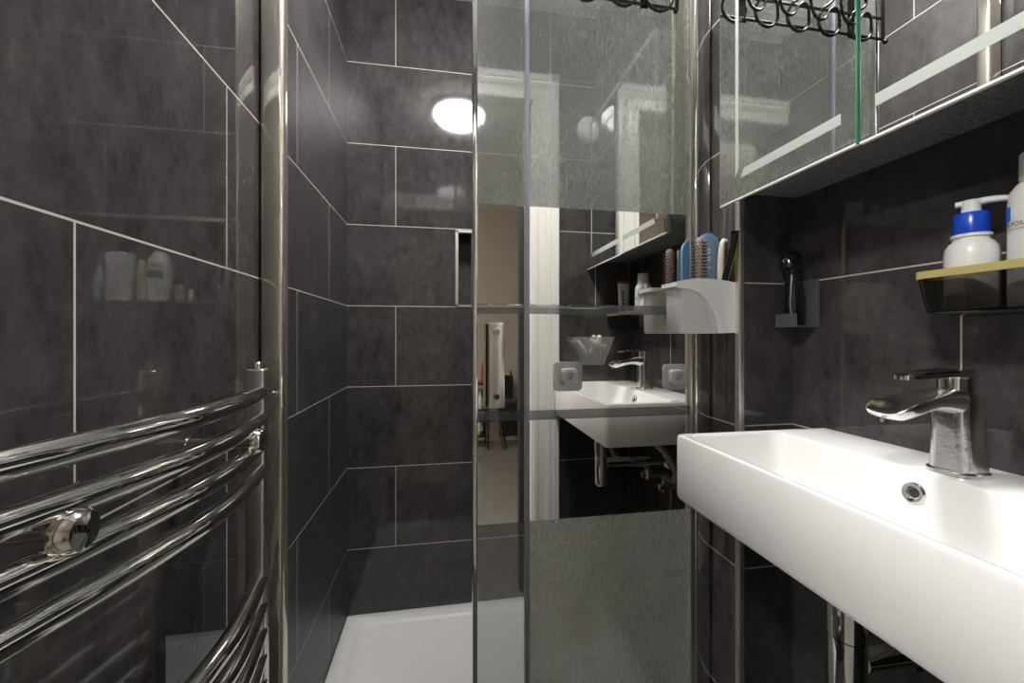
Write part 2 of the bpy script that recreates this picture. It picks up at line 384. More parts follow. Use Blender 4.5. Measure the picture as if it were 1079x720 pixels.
# ------------------------------------------------------------------ shower screen
PT = .93
t = thing('shower_screen', 'mirrored shower screen with hazy glass bands and chrome uprights', 'shower screen', (.13, YS, TRAY))
obj('narrow_panel', bx(.069, .1725, YS, YS+.006, TRAY+.012, PT), M['screen'], t)
obj('wide_panel', bx(.181, .571, YS, YS+.006, TRAY+.012, PT), M['screen'], t)
obj('upright', bx(.0585, .0695, YS-.010, YS+.016, TRAY+.001, PT, bev=.003), M['chrome'], t, 40)
obj('seal_strip', bx(.1715, .1820, YS-.003, YS+.012, TRAY+.001, PT, bev=.002), M['seal'], t, 40)
obj('wall_channel', bx(XL+.0005, XL+.044, YS, YS+.032, TRAY+.001, PT+.01, bev=.009, seg=5), M['steel'], t, 60)
obj('wall_channel', bx(XB-.043, XB-.0005, YS-.004, YS+.028, TRAY+.001, PT+.01, bev=.006, seg=5), M['chrome'], t, 60)
obj('seal_strip', bx(.5610, .5705, YS-.003, YS+.004, TRAY+.012, PT, bev=.001), M['satin'], t, 40)
obj('head_rail', bx(XL+.001, XB-.001, YS-.006, YS+.022, PT, PT+.028, bev=.004), M['chrome'], t, 40)
# handle plate on the narrow panel
hd = obj('handle_plate', bx(.0905, .1265, YS-.011, YS-.001, -.153, .028, bev=.004), M['satin'], t, 40)
obj('handle_side', bx(.0845, .0900, YS-.022, YS-.001, -.146, .024, bev=.001), M['black_gloss'], hd)
for zz in (.008, -.128):
    bm = nb(); bmesh.ops.create_cone(bm, cap_ends=True, segments=20, radius1=.0075, radius2=.006, depth=.004, matrix=Matrix.Translation((.1085, YS-.013, zz)) @ Matrix.Rotation(math.pi/2, 4, 'X'))
    s = obj('screw', bm, M['chrome'], hd, 40)
    # dark socket of the screw is cut as its own small face

# ------------------------------------------------------------------ towel rail on the left wall
PX0, PX1, PY0, PY1 = -.296, -.269, .664, .686
t = thing('towel_rail', 'chrome ladder towel rail with bowed bars on the left wall', 'towel rail', (-.29, .47, FLOOR+.18))
for i, y0 in enumerate((PY0, .235)):
    dx = -.038*i
    p = obj('post', bx(PX0+dx, PX1+dx, y0, y0+.022, FLOOR+.18, -.0505, bev=.004, seg=3), M['satin'], t, 40)
    bm = nb(); lathe(bm, [(.0095, -.0505), (.0095, -.042), (.008, -.0405)], (PX0+PX1)/2+dx, y0+.011, 20); obj('post_cap', bm, M['chrome'], p, 40)
barpath = [(-.2795, .672), (-.2680, .615), (-.2600, .555), (-.2610, .490), (-.2690, .425), (-.2850, .350), (-.3010, .290), (-.3190, .246)]
zs = [-.0870-.0395*k for k in range(4)]+[-.375-.0395*k for k in range(5)]+[-.68-.0395*k for k in range(4)]
for zz in zs:
    bm = nb(); tube(bm, spline([(x, y, zz) for x, y in barpath], 6), .0122, 14); obj('bar', bm, M['chrome'], t, 60)
for (yy, xx) in ((.612, -.262), (.352, -.279)):
    for zz in (-.1465, -.72):
        bm = nb(); tube(bm, [(XL+.0005, yy, zz), (xx, yy, zz)], .0075, 14); b = obj('wall_bracket', bm, M['chrome'], t, 60)
        prof = [(0.014, .0), (.0170, .003), (.0170, .011), (.0138, .0155), (.004, .0175)]
        bm = nb(); rings = [[(xx-.002+d, yy+r*math.cos(2*math.pi*k/22), zz+r*math.sin(2*math.pi*k/22)) for k in range(22)] for r, d in prof]
        loops(bm, rings); obj('bracket_knob', bm, M['chrome'], b, 40)
        bm = nb(); rings = [[(XL+.0005+d, yy+r*math.cos(2*math.pi*k/22), zz+r*math.sin(2*math.pi*k/22)) for k in range(22)] for r, d in ((.0095, 0), (.0095, .012), (.0085, .013))]
        loops(bm, rings); obj('bracket_flange', bm, M['chrome'], b, 40)

# ------------------------------------------------------------------ basin, tap, trap
SX0, SX1, SY0, SY1, ST, SB = .4223, XR-.001, YD+.002, .688, -.182, -.302
t = thing('wash_basin', 'white rectangular wall hung wash basin on the right wall', 'basin', ((SX0+SX1)/2, (SY0+SY1)/2, SB))
BX0, BX1, BY0, BY1 = .4345, .634, SY0+.012, SY1-.012
rings = [rrect(SX0+.010, SX1-.004, SY0+.010, SY1-.010, .006, SB+.0005), rrect(SX0+.003, SX1-.001, SY0+.003, SY1-.003, .010, SB+.003), rrect(SX0, SX1, SY0, SY1, .012, SB+.010),
         rrect(SX0, SX1, SY0, SY1, .012, ST-.006), rrect(SX0+.0015, SX1, SY0+.0015, SY1-.0015, .011, ST-.0015), rrect(SX0+.005, SX1-.001, SY0+.005, SY1-.005, .009, ST),
         rrect(BX0-.003, BX1+.003, BY0-.003, BY1+.003, .030, ST), rrect(BX0, BX1, BY0, BY1, .030, ST-.002), rrect(BX0+.002, BX1-.003, BY0+.002, BY1-.003, .030, ST-.006),
         rrect(BX0+.004, BX1-.012, BY0+.005, BY1-.016, .032, ST-.050), rrect(BX0+.012, BX1-.024, BY0+.016, BY1-.034, .036, ST-.080), rrect(BX0+.036, BX1-.05, BY0+.05, BY1-.07, .03, ST-.095),
         rrect(BX0+.08, BX1-.08, BY0+.2, BY1-.2, .015, ST-.099)]
bm = nb(); loops(bm, rings); obj('bowl', bm, M['ceramic'], t, 35)
# overflow ring on the sloping back wall of the bowl
oc = Vector((.6268, .446, -.2125)); nrm = Vector((-1, 0, .16)).normalized(); a = Vector((0, 1, 0)); b_ = nrm.cross(a)
bm = nb(); rings = []
for r, d in ((.0145, -.002), (.0145, .002), (.0125, .0045), (.0085, .004), (.0068, .001), (.0065, -.002)):
    rings.append([oc+nrm*d+r*(math.cos(2*math.pi*k/28)*a+math.sin(2*math.pi*k/28)*b_) for k in range(28)])
loops(bm, rings); o = obj('overflow_ring', bm, M['chrome'], t, 50)
bm = nb(); loops(bm, [[oc+nrm*d+.0064*(math.cos(2*math.pi*k/20)*a+math.sin(2*math.pi*k/20)*b_) for k in range(20)] for d in (-.001, .0012)]); obj('overflow_hole', bm, M['ink'], o)
bm = nb(); lathe(bm, [(.030, ST-.0988), (.030, ST-.094), (.026, ST-.092), (.004, ST-.090)], .53, .43, 26); obj('drain_plug', bm, M['chrome'], t, 40)

TX, TY = .672, .428
t = thing('basin_tap', 'chrome waterfall mixer tap with lime spots standing on the basin', 'tap', (TX, TY, ST))
bm = nb(); loops(bm, [rrect(TX-.028, TX+.026, TY-.027, TY+.027, .02, ST+z-0) for z in (.0005, .005)]+[rrect(TX-.026, TX+.024, TY-.025, TY+.025, .019, ST+.007)]); obj('base_plate', bm, M['wet_chrome'], t, 40)
# body and open spout as one sweep: station = centre x, centre z, tangent angle, half thickness, half width, hollow
st = [(.672, ST+.006, 90, .0235, .0235, 0), (.6715, ST+.030, 91, .0215, .0225, 0), (.6705, ST+.058, 92, .0210, .0220, 0), (.670, ST+.074, 96, .0215, .0222, 0)]
bm = nb()
rings = []
for x, z, an, ht, hw, ho in st:
    rings.append([(p[0], p[1], z) for p in rrect(x-ht, x+ht, TY-hw, TY+hw, .013, z, 4)])
rings.append([(p[0], p[1], ST+.098+(0.004 if p[0] > .66 else 0)) for p in rrect(.649, .6915, TY-.0225, TY+.0225, .013, 0, 4)])
rings.append([(p[0], p[1], ST+.106) for p in rrect(.6505, .690, TY-.021, TY+.021, .013, 0, 4)])
loops(bm, rings); obj('body', bm, M['wet_chrome'], t, 40)
bm = nb(); rings = []
sp_ = [(.672, -.088, 175, .017, .0215, 0), (.652, -.0850, 178, .0165, .0215, 0), (.632, -.0825, 183, .0140, .0215, .1), (.612, -.0830, 188, .0130, .0225, .45), (.594, -.0850, 194, .0145, .0245, .75), (.578, -.0875, 200, .0160, .0262, .95), (.566, -.0905, 204, .0165, .0262, 1.05), (.557, -.0945, 208, .0145, .0245, 1.1), (.5510, -.0980, 212, .0085, .0190, .9)]
for x, z, an, ht, hw, ho in sp_:
    ta = math.radians(an); nx, nz = -math.sin(ta), math.cos(ta)     # in-plane normal
    if nz < 0: nx, nz = -nx, -nz
    ring = []
    for k in range(28):
        th = 2*math.pi*k/28; cu, su = math.cos(th), math.sin(th)
        yy = hw*math.copysign(abs(cu)**.75, cu); v = ht*math.copysign(abs(su)**.8, su)
        if su > 0 and ho: v -= ho*ht*1.25*(su**2)
        ring.append((x+nx*v, TY+yy, z+nz*v))
    rings.append(ring)
loops(bm, rings); obj('spout', bm, M['wet_chrome'], t, 45)
bm = nb(); lathe(bm, [(.0200, ST+.1055), (.0200, ST+.1075), (.0188, ST+.1085), (.0188, ST+.127), (.0200, ST+.1275), (.0200, ST+.130)], .6690, TY, 28); obj('cartridge_cap', bm, M['chrome'], t, 40)
bm = nb(); out = []
for k in range(13):
    an = math.radians(-90+180*k/12); out.append((.669+.0205*math.cos(an), TY+.0205*math.sin(an)))
out += [(.640, TY+.018), (.610, TY+.0150), (.590, TY+.0135)]
for k in range(1, 8):
    an = math.radians(90+180*k/8); out.append((.588+.0130*math.cos(an), TY+.0130*math.sin(an)))
out += [(.590, TY-.0135), (.610, TY-.0150), (.640, TY-.018)]
def lz(x): return ST+.130-.004*max(0, (.648-x)/.07)
loops(bm, [[(x, y, lz(x)) for x, y in out], [(x, y, lz(x)+.0055) for x, y in out], [(.640+(x-.640)*.95, TY+(y-TY)*.88, lz(x)+.0075) for x, y in out]]); obj('lever', bm, M['chrome'], t, 40)
bm = nb(); ball(bm, (.556, TY+.004, -.1085), .0022, s=(1, 1, 1.25)); obj('water_drop', bm, M['clear'], t, 60)

t = thing('bottle_trap', 'chrome bottle trap hanging straight under the basin', 'pipe', (.511, .4388, -.49))
bm = nb(); lathe(bm, [(.018, -.490), (.0205, -.486), (.0205, -.386)], .511, .4388, 28); obj('trap_cup', bm, M['chrome'], t, 40)
bm = nb(); lathe(bm, [(.0200, -.3855), (.0215, -.384), (.0215, -.318), (.024, -.316), (.024, -.3025)], .511, .4388, 28); obj('trap_neck', bm, M['chrome'], t, 40)
bm = nb(); tube(bm, [(.529, .4388, -.42), (XR-.0005, .4388, -.42)], .0155, 18); obj('outlet_pipe', bm, M['chrome'], t, 60)
bm = nb(); rings = [[(x, .4388+r*math.cos(2*math.pi*k/24), -.42+r*math.sin(2*math.pi*k/24)) for k in range(24)] for r, x in ((.020, XR-.012), (.03, XR-.005), (.03, XR-.0005))]; loops(bm, rings); obj('wall_rosette', bm, M['chrome'], t, 40)

for i, (vy, lab) in enumerate(((.50, 'isolating valve with brass screw face under the basin, nearer the shower screen'), (.385, 'isolating valve under the basin, nearer the door'))):
    v = thing('isolating_valve', lab, 'valve', (XR-.02, vy, -.50), 'valves under the basin')
    bm = nb(); tube(bm, [(XR-.0005, vy, -.488), (XR-.052, vy, -.488)], [.009, .009], 14); obj('valve_tail', bm, M['chrome'], v, 60)
    bm = nb(); lathe(bm, [(.010, -.502), (.0115, -.500), (.0115, -.474), (.009, -.472), (.009, -.462)], XR-.040, vy, 8); obj('valve_body', bm, M['chrome'], v, 30)
    bm = nb(); rings = [[(XR-.0530-d, vy+r*math.cos(2*math.pi*k/18), -.488+r*math.sin(2*math.pi*k/18)) for k in range(18)] for r, d in ((.011, 0), (.011, .006), (.008, .008))]; loops(bm, rings); obj('screw_face', bm, M['brass'], v, 40)
hoses = [([(.665, .445, -.303), (.665, .446, -.315), (.668, .500, -.345), (.672, .560, -.362), (.678, .600, -.400), (.690, .575, -.440), (.700, .515, -.452), (.702, .500, -.461)], 'braided steel hose looping towards the shower side under the basin'),
         ([(.660, .412, -.303), (.660, .411, -.315), (.640, .340, -.350), (.628, .270, -.395), (.640, .225, -.440), (.668, .240, -.478), (.692, .310, -.474), (.700, .370, -.452), (.702, .385, -.461)], 'braided steel hose looping towards the door side under the basin')]
for pts, lab in hoses:
    bm = nb(); tube(bm, spline(pts, 8), .0095, 12)
    tag(obj('braided_hose', bm, M['braid'], None, 60), lab, 'hose', 'hoses under the basin')

# ------------------------------------------------------------------ mirror cabinet
CXF, CY0, CY1, CZ0, CZ1 = .566, YD+.003, .748, .2655, .955
t = thing('mirror_cabinet', 'mirror cabinet with two doors and etched light strips above the basin', 'cabinet', (.65, .455, .293))
obj('carcass', bx(CXF+.007, XR-.0005, CY0+.006, CY1-.004, .293, CZ1-.004, bev=.001), M['carcass'], t)
YG = .4696
def mdoor(y0, y1, off):
    d = obj('mirror_door', bx(CXF+off, CXF+off+.005, y0, y1, CZ0, CZ1), M['mirror'], t)
    obj('bottom_edge', bx(CXF+off-.0008, CXF+off+.0055, y0, y1, CZ0-.0016, CZ0+.0014), M['paint'], d)
    return d
d1 = mdoor(YG+.0012, CY1, -.0035)
d2 = mdoor(CY0, YG-.0012, 0)
obj('glass_edge', bx(CXF-.0036, CXF+.0016, YG+.0004, YG+.0014, CZ0, CZ1), M['green_glass'], d1)
def strip(door, off, poly):
    bm = nb(); prism(bm, poly, 'x', CXF+off-.0004, CXF+off+.0002); obj('etched_strip', bm, M['etch'], door)
strip(d1, -.0035, [(.6905, .3035), (.4925, .3035), (.4925, .3195), (.682, .3195)])
strip(d1, -.0035, [(.7045, .3100), (.6960, .3250), (.6960, .835), (.7045, .835)])
strip(d1, -.0035, [(.690, .833), (.4925, .833), (.4925, .818), (.690, .818)])
strip(d2, 0, [(.4480, .3050), (.215, .3050), (.222, .3215), (.4480, .3215)])
strip(d2, 0, [(.203, .3100), (.212, .3250), (.212, .835), (.203, .835)])
strip(d2, 0, [(.448, .833), (.215, .833), (.215, .818), (.448, .818)])
obj('door_edge', bx(CXF-.0036, CXF+.006, CY1, CY1+.0016, CZ0, CZ1), M['alu'], d1)

bm = nb(); rings = []  # added half-oval; its mirror image completes a bright reflected blob
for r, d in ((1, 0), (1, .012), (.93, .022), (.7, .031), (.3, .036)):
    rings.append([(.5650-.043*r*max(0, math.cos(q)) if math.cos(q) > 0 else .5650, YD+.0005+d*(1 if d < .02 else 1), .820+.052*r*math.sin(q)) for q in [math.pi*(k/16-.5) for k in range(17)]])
loops(bm, rings); tag(obj('blob_stand_in', bm, M['soft_white'], None, 40), 'white half-round shape added against the cabinet end to stand in for a bright reflected blob', 'lamp')

# ------------------------------------------------------------------ shelf and what stands on it
TZ0, TZ1 = .028, .087
t = thing('tray_shelf', 'smoked clear shelf tray with a gold rim on the right wall', 'shelf', (.69, .315, TZ0))
def rr(e, z, r=.014): return rrect(.640+e, XR-.0008, .172+e, .458-e, r, z, 5)
rings = [rr(.010, TZ0, .012), rr(.006, TZ0+.003), rr(.002, TZ0+.030), rr(0, TZ1-.010), rr(.0025, TZ1-.010), rr(.0045, TZ0+.030), rr(.0085, TZ0+.0055), rr(.012, TZ0+.004)]
bm = nb(); loops(bm, rings); obj('tray_shell', bm, M['smoke'], t, 40)
bm = nb(); R = [rr(-.0015, TZ1-.0098), rr(-.0015, TZ1), rr(.004, TZ1), rr(.004, TZ1-.0098)]; loops(bm, R+[R[0]], False, False); bmesh.ops.remove_doubles(bm, verts=bm.verts, dist=1e-6); obj('rim', bm, M['gold'], t, 30)
SF = TZ0+.0047
def pump_bottle(name, label, cx, cy, group=None):
    t = thing(name, label, 'bottle', (cx, cy, SF), group)
    bm = nb(); lathe(bm, [(.023, SF), (.0252, SF+.004), (.0256, SF+.072), (.0245, SF+.083), (.020, SF+.090), (.0175, SF+.092), (.0175, SF+.096)], cx, cy, 12); obj('bottle_body', bm, M['white_plastic'], t, 50)
    bm = nb(); lathe(bm, [(.0190, SF+.0962), (.0190, SF+.1000)], cx, cy, 24); obj('neck_ring', bm, M['white_plastic'], t, 40)
    bm = nb(); lathe(bm, [(.0168, SF+.1002), (.0172, SF+.102), (.0166, SF+.1265), (.0155, SF+.128)], cx, cy, 26); obj('collar', bm, M['blue'], t, 40)
    bm = nb(); lathe(bm, [(.0095, SF+.128), (.0088, SF+.138), (.0095, SF+.1435), (.0075, SF+.1455)], cx, cy, 18)
    pts = spline([(cx, cy, SF+.1415), (cx+.010, cy-.016, SF+.1425), (cx+.018, cy-.030, SF+.1395), (cx+.020, cy-.036, SF+.134)], 5)
    tube(bm, pts, [.0050-.0016*i/(len(pts)-1) for i in range(len(pts))], 10); 
    tube(bm, [(cx, cy, SF+.1415), (cx-.008, cy+.012, SF+.1420)], [.005, .0035], 10)
    obj('pump_head', bm, M['white_plastic'], t, 50)
    return t
pump_bottle('pump_bottle', 'white pump bottle with a royal blue collar on the shelf tray', .684, .422)
bcx, bcy, br = .700, .364, .0290
t = thing('lotion_bottle', 'tall white lotion bottle with a blue patch, behind the pump bottle on the shelf', 'bottle', (bcx, bcy, SF))
bm = nb(); lathe(bm, [(.026, SF), (.0285, SF+.004), (br, SF+.02), (br, SF+.128), (.0275, SF+.141), (.022, SF+.150), (.0185, SF+.153)], bcx, bcy, 32); obj('bottle_body', bm, M['white_plastic'], t, 50)
bm = nb(); lathe(bm, [(.0190, SF+.1532), (.0200, SF+.155), (.0195, SF+.186), (.0180, SF+.188), (.003, SF+.1885)], bcx, bcy, 28); obj('cap', bm, M['white_plastic'], t, 40)
av = math.atan2(-bcy, -bcx) % (2*math.pi)
obj('brand_lettering', words('LA ROCHE-POSAY', .0075, on_bottle(bcx, bcy, br, av-1.30, SF+.0985)), M['ink'], t)
obj('small_print', words('LABORATOIRE DERMATOLOGIQUE', .0030, on_bottle(bcx, bcy, br, av-1.15, SF+.0940)), M['ink'], t)
bm = nb(); n = 12
loops(bm, [[(bcx+(br+d)*math.cos(a_), bcy+(br+d)*math.sin(a_), SF+z) for (a_, z) in [(av-1.9+.85*k/n, .106) for k in range(n+1)]+[(av-1.9+.85*k/n, .123) for k in range(n, -1, -1)]] for d in (.0002, .0006)]); obj('blue_patch', bm, M['label_blue'], t)
cx, cy = .690, .225
t = thing('toothpaste_tube', 'white toothpaste tube with a red end standing on its cap on the shelf', 'tube', (cx, cy, SF))
bm = nb(); lathe(bm, [(.014, SF), (.0145, SF+.018), (.013, SF+.020)], cx, cy, 20); obj('cap', bm, M['white_plastic'], t, 40)
bm = nb(); rings = []
for z, a_, b2 in ((.0202, .016, .016), (.05, .0185, .015), (.10, .021, .010), (.15, .0235, .004), (.170, .024, .0016)):
    rings.append([(cx+a_*math.cos(2*math.pi*k/24), cy+b2*math.sin(2*math.pi*k/24), SF+z) for k in range(24)])
loops(bm, rings); obj('tube_body', bm, M['white_plastic'], t, 50)
obj('crimped_end', bx(cx-.0242, cx+.0242, cy-.0018, cy+.0018, SF+.1702, SF+.182), M['red'], t)
bm = nb()
for k in range(7): box(bm, cx-.010, cx-.003-.001*(k % 3), cy+.0158-.0125*(.035+.014*k)/.15, cy+.0172-.0118*(.035+.014*k)/.15, SF+.045+.014*k, SF+.055+.014*k)
obj('printed_marks', bm, M['ink'], t)
# black trimmer in a clear stick-on pocket in the alcove corner
t = thing('clear_wall_pocket', 'clear stick-on pocket on the tiles in the corner beside the basin', 'holder', (.715, .722, .018))
PXa, PXb, PYa, PYb = XR-.058, XR-.0005, YF-.064, YF-.0005
bm = nb(); box(bm, XR-.0025, XR-.0005, PYa, PYb-.004, .018, .115); box(bm, XR-.05, XR-.0026, PYa+.004, PYb-.008, .018, .020); obj('back_plate', bm, M['clear'], t)
bm = nb(); box(bm, XR-.05, XR-.048, PYa+.004, PYb-.008, .0202, .045); obj('front_lip', bm, M['clear'], t)
cx, cy = XR-.027, YF-.032
t = thing('shaver', 'black shaver standing in the clear pocket beside the basin corner', 'shaver', (cx, cy, .021))
pf = [(0, .0210, .016, .015), (0, .024, .018, .016), (.0005, .060, .0195, .017), (.0005, .085, .0180, .016), (-.001, .108, .0165, .015), (-.004, .125, .018, .016), (-.006, .136, .0195, .017)]
rings = [[(cx+o_+a_*math.cos(2*math.pi*k/24), cy+b2*math.sin(2*math.pi*k/24), z) for k in range(24)] for o_, z, a_, b2 in pf]
bm = nb(); loops(bm, rings); obj('grip', bm, M['black_gloss'], t, 40)
bm = nb(); rings = [[(cx-.008+a_*math.cos(2*math.pi*k/24), cy+b2*math.sin(2*math.pi*k/24), z+.004*math.cos(2*math.pi*k/24)) for k in range(24)] for z, a_, b2 in ((.1415, .019, .0165), (.143, .021, .018), (.160, .0205, .0175), (.168, .016, .014), (.170, .004, .004))]
loops(bm, rings); obj('head', bm, M['black_gloss'], t, 40)
bm = nb(); tube(bm, spline([(cx-.0155, cy-.0100, .130), (cx-.0185, cy-.0110, .095), (cx-.0190, cy-.0100, .060), (cx-.014, cy-.0125, .026)], 6), .0016, 8); obj('grip_line', bm, M['satin'], t, 60)

# ------------------------------------------------------------------ hair tool caddy on the boxing
HX0, HX1, HY0, HY1, HZ0, HZ1 = .4745, XB-.0006, .7655, .832, .004, .117
t = thing('hair_tool_caddy', 'off-white plastic caddy with a curved cut-away front, stuck on the boxing', 'caddy', (.545, .80, HZ0))
bm = nb(); rings = [rrect(HX0+.012, HX1-.012, HY0+.006, HY1-.006, .014, HZ0+.001), rrect(HX0+.009, HX1-.010, HY0+.004, HY1-.004, .016, HZ0+.006), rrect(HX0+.006, HX1-.008, HY0+.0025, HY1-.002, .018, HZ1-.014),
                  rrect(HX0+.009, HX1-.011, HY0+.0055, HY1-.005, .015, HZ1-.014), rrect(HX0+.012, HX1-.013, HY0+.007, HY1-.007, .013, HZ0+.008)]
loops(bm, rings); obj('tub', bm, M['grey_plastic'], t, 40)
arc = [(HX0+.014+.079*math.sin(math.radians(a_)), HZ0+.001+.094*math.cos(math.radians(a_))) for a_ in range(4, 86, 6)]
top = [(HX1, HZ1-.004), (.585, HZ1), (.550, HZ1+.003), (.515, HZ1+.002), (.490, HZ1-.001), (HX0, HZ1-.006), (HX0-.001, HZ1-.013), (HX0+.003, HZ1-.018)]
plate = top+arc+[(.5695, HZ0+.002), (HX1, HZ0+.002)]
bm = nb(); prism(bm, plate, 'y', HY0-.0015, HY0+.0022); obj('front_plate', bm, M['holder'], t, 30)
bm = nb(); ro = rrect(HX0-.0005, HX1, HY0-.001, HY1, .012, 0, 5); ri = rrect(HX0+.008, HX1-.011, HY0+.0045, HY1-.0045, .010, 0, 5)
R = [[(p[0], p[1], HZ1-.0138) for p in ro], [(p[0], p[1], HZ1-.005) for p in ro], [(p[0], p[1], HZ1-.005) for p in ri], [(p[0], p[1], HZ1-.0138) for p in ri]]
loops(bm, R+[R[0]], False, False); bmesh.ops.remove_doubles(bm, verts=bm.verts, dist=1e-6); obj('rim', bm, M['holder'], t, 40)
obj('embossed_mark', words('- -- -', .0062, lambda u, v: (HX0+.0145+u, HY0-.0018, HZ1-.0115+v)), M['grey_plastic'], t)
HB = HZ0+.0085
# round brush
cx, cy = .545, .792
t = thing('round_brush', 'round hair brush with tan barrel and dark bristles in the caddy', 'brush', (cx, cy, HB))
bm = nb(); lathe(bm, [(.006, HB), (.0065, HB+.09), (.008, HB+.095)], cx, cy, 14); obj('handle', bm, M['black_gloss'], t, 40)
bm = nb(); lathe(bm, [(.009, HB+.0952), (.0095, HB+.098), (.0095, HB+.193), (.007, HB+.198), (.002, HB+.1995)], cx, cy, 18); obj('barrel', bm, M['barrel'], t, 40)
bm = nb()
for i in range(13):
    for j in range(11):
        an = 2*math.pi*(j+.5*(i % 2))/11; z = HB+.101+i*.0072
        c_ = Vector((cx+.0092*math.cos(an), cy+.0092*math.sin(an), z)); d = Vector((math.cos(an), math.sin(an), .15))
        tube(bm, [c_, c_+d*.0068], [.0013, .0008], 5)
tag_ = obj('bristles', bm, M['bristle'], t); tag_['kind'] = 'stuff'
# lilac edged brush standing behind it, blue paddle brush
cx, cy = .5635, .806
bm = nb(); prism(bm, [(.5592, HB), (.5668, HB), (.5668, .205), (.5640, .2085), (.5592, .207)], 'y', .800, .806)
tag(obj('flat_comb', bm, M['lilac'], None, 40), 'pale lilac flat comb standing between the round brush and the blue brush', 'comb')
t = thing('paddle_brush', 'pale blue paddle hair brush with rounded head in the caddy', 'brush', (.587, .816, HB))
def paddle(sx, x0, y0, y1, z0=.105, z1=.230):
    pts = []
    for k in range(25):
        a_ = math.radians(180*k/24); pts.append((x0+sx*math.cos(a_), z1-.030+.030*math.sin(a_)))
    pts += [(x0-sx*.98, z0+.03), (x0-sx*.7, z0), (x0+sx*.7, z0), (x0+sx*.98, z0+.03)]
    return prism(nb(), pts, 'y', y0, y1)
obj('head', paddle(.0255, .585, .8145, .8225), M['sky_blue'], t, 40)
obj('cushion_pad', paddle(.0185, .581, .8115, .8144, .115, .223), M['pad'], t, 40)
bm = nb(); loops(bm, [rrect(.577, .595, .8145, .8225, .003, z) for z in (HB, .1048)]); obj('handle', bm, M['sky_blue'], t, 40)
bm = nb()
for zz, a_ in ((.190, .3), (.1835, -.3), (.172, .5), (.1665, -.2), (.150, .4)):
    box(bm, .5785, .5855+.001*a_, .8108, .8114, zz, zz+.0035)
obj('printed_marks', bm, M['white_plastic'], t)
# white razor, olive toothbrush, black and yellow razor
t = thing('white_razor', 'white razor with dark blade teeth standing in the caddy', 'razor', (.596, .786, HB))
bm = nb(); tube(bm, spline([(.594, .788, HB), (.592, .787, .08), (.5905, .785, .130), (.5900, .783, .165), (.5915, .781, .195), (.596, .780, .208)], 6), [.0045+.0025*math.sin(math.pi*min(1, i/30)) for i in range(31)], 10); obj('handle', bm, M['cream'], t, 60)
bm = nb(); box(bm, .5935, .6010, .7745, .7815, .2015, .2075, bev=.0015); obj('head', bm, M['white_plastic'], t, 40)
bm = nb()
for k in range(4): box(bm, .5945, .5990, .7755, .7800, .180+.0052*k, .1825+.0052*k)
obj('blade_teeth', bm, M['black_gloss'], t)
bm = nb(); tube(bm, spline([(.5975, .798, HB), (.5990, .797, .10), (.6010, .795, .160), (.6020, .793, .192), (.6020, .792, .200)], 6), [.004+.003*(i/24)**2 for i in range(25)], 10)
tag(obj('olive_toothbrush', bm, M['olive'], None, 60), 'olive yellow toothbrush handle behind the black razor in the caddy', 'toothbrush')
t = thing('black_razor', 'long black trimmer with a yellow back leaning in the caddy corner', 'trimmer', (.594, .778, HB))
def lean(bm, w0, dy, zs_, wx=.0042):
    P = [Vector((.589, .781+dy, .030)), Vector((.596, .768+dy, .115)), Vector((.6030, .753+dy, .222))]
    return P
bm = nb(); P = [Vector((.588, .784, .020)), Vector((.5925, .776, .112)), Vector((.5990, .760, .180)), Vector((.6010, .755, .214))]
tube(bm, spline(P, 6), [.0050+.0030*(i/18) for i in range(19)], 10); obj('handle', bm, M['black_gloss'], t, 60)
bm = nb(); tube(bm, spline([p+Vector((.0066, .004, -.001)) for p in P[1:]], 6), [.0035+.0012*(i/12) for i in range(13)], 8); obj('yellow_back', bm, M['yellow'], t, 60)
bm = nb(); box(bm, .5915, .6085, .748, .7575, .2146, .2195, bev=.0018); obj('head', bm, M['black_gloss'], t, 40)

# ------------------------------------------------------------------ things stuck on the screen
def sticky(name, label, x, z, s):
    t = thing(name, label, 'hook', (x, YS-.004, z-s/2), 'clear hooks on the screen')
    bm = nb(); prism(bm, [(p[0], p[1]) for p in rrect(x-s/2, x+s/2, z-s/2, z+s/2, s*.16, 0, 4)], 'y', YS-.0035, YS-.0006); obj('pad', bm, M['frosted'], t, 40)
    q = s*.27
    bm = nb(); loops(bm, [[(p[0], YS-.0036-d, p[1]) for p in rrect(x-q*e, x+q*e, z-q*e, z+q*e, q*.4, 0, 4)] for e, d in ((1.08, 0), (1.0, .010), (.95, .011), (.5, .011), (.45, .004))]); obj('raised_square', bm, M['frosted'], t, 40)
    bm = nb(); tube(bm, spline([(x, YS-.0085, z-.002), (x, YS-.022, z-.004), (x, YS-.027, z+.002), (x, YS-.027, z+.010)], 4), .0032, 8); obj('peg', bm, M['clear'], t, 60)
sticky('clear_hook', 'clear square stick-on hook on the screen below the trapezoid cup', .2675, -.089, .064)
sticky('clear_hook', 'clear square stick-on hook on the screen beside the wall channel', .5215, -.094, .0575)
TZa, TZb = -.0625, -.0025
t = thing('clear_cup', 'clear trapezoid cup stuck on the mirrored screen', 'holder', (.318, YS-.02, TZa))
poly = [(.2735, TZb), (.3630, TZb), (.3385, TZa), (.2890, TZa)]
bm = nb(); prism(bm, poly, 'y', YS-.0022, YS-.0006); obj('back_plate', bm, M['clear'], t)
bm = nb(); prism(bm, [(.2735, TZb), (.3630, TZb), (.3385, TZa), (.2890, TZa)], 'y', YS-.0300, YS-.0288); obj('front_plate', bm, M['milky'], t)
bm = nb(); box(bm, .2890, .3385, YS-.0287, YS-.0023, TZa, TZa+.0015); obj('floor_plate', bm, M['clear'], t)
bm = nb(); out = []
for k in range(20):
    a_ = 2*math.pi*k/20+.5; r = .023*(.42+.58*(abs(math.cos(2.5*a_)))**1.3); out.append((.3285+r*math.cos(a_), -.024+r*1.25*math.sin(a_)))
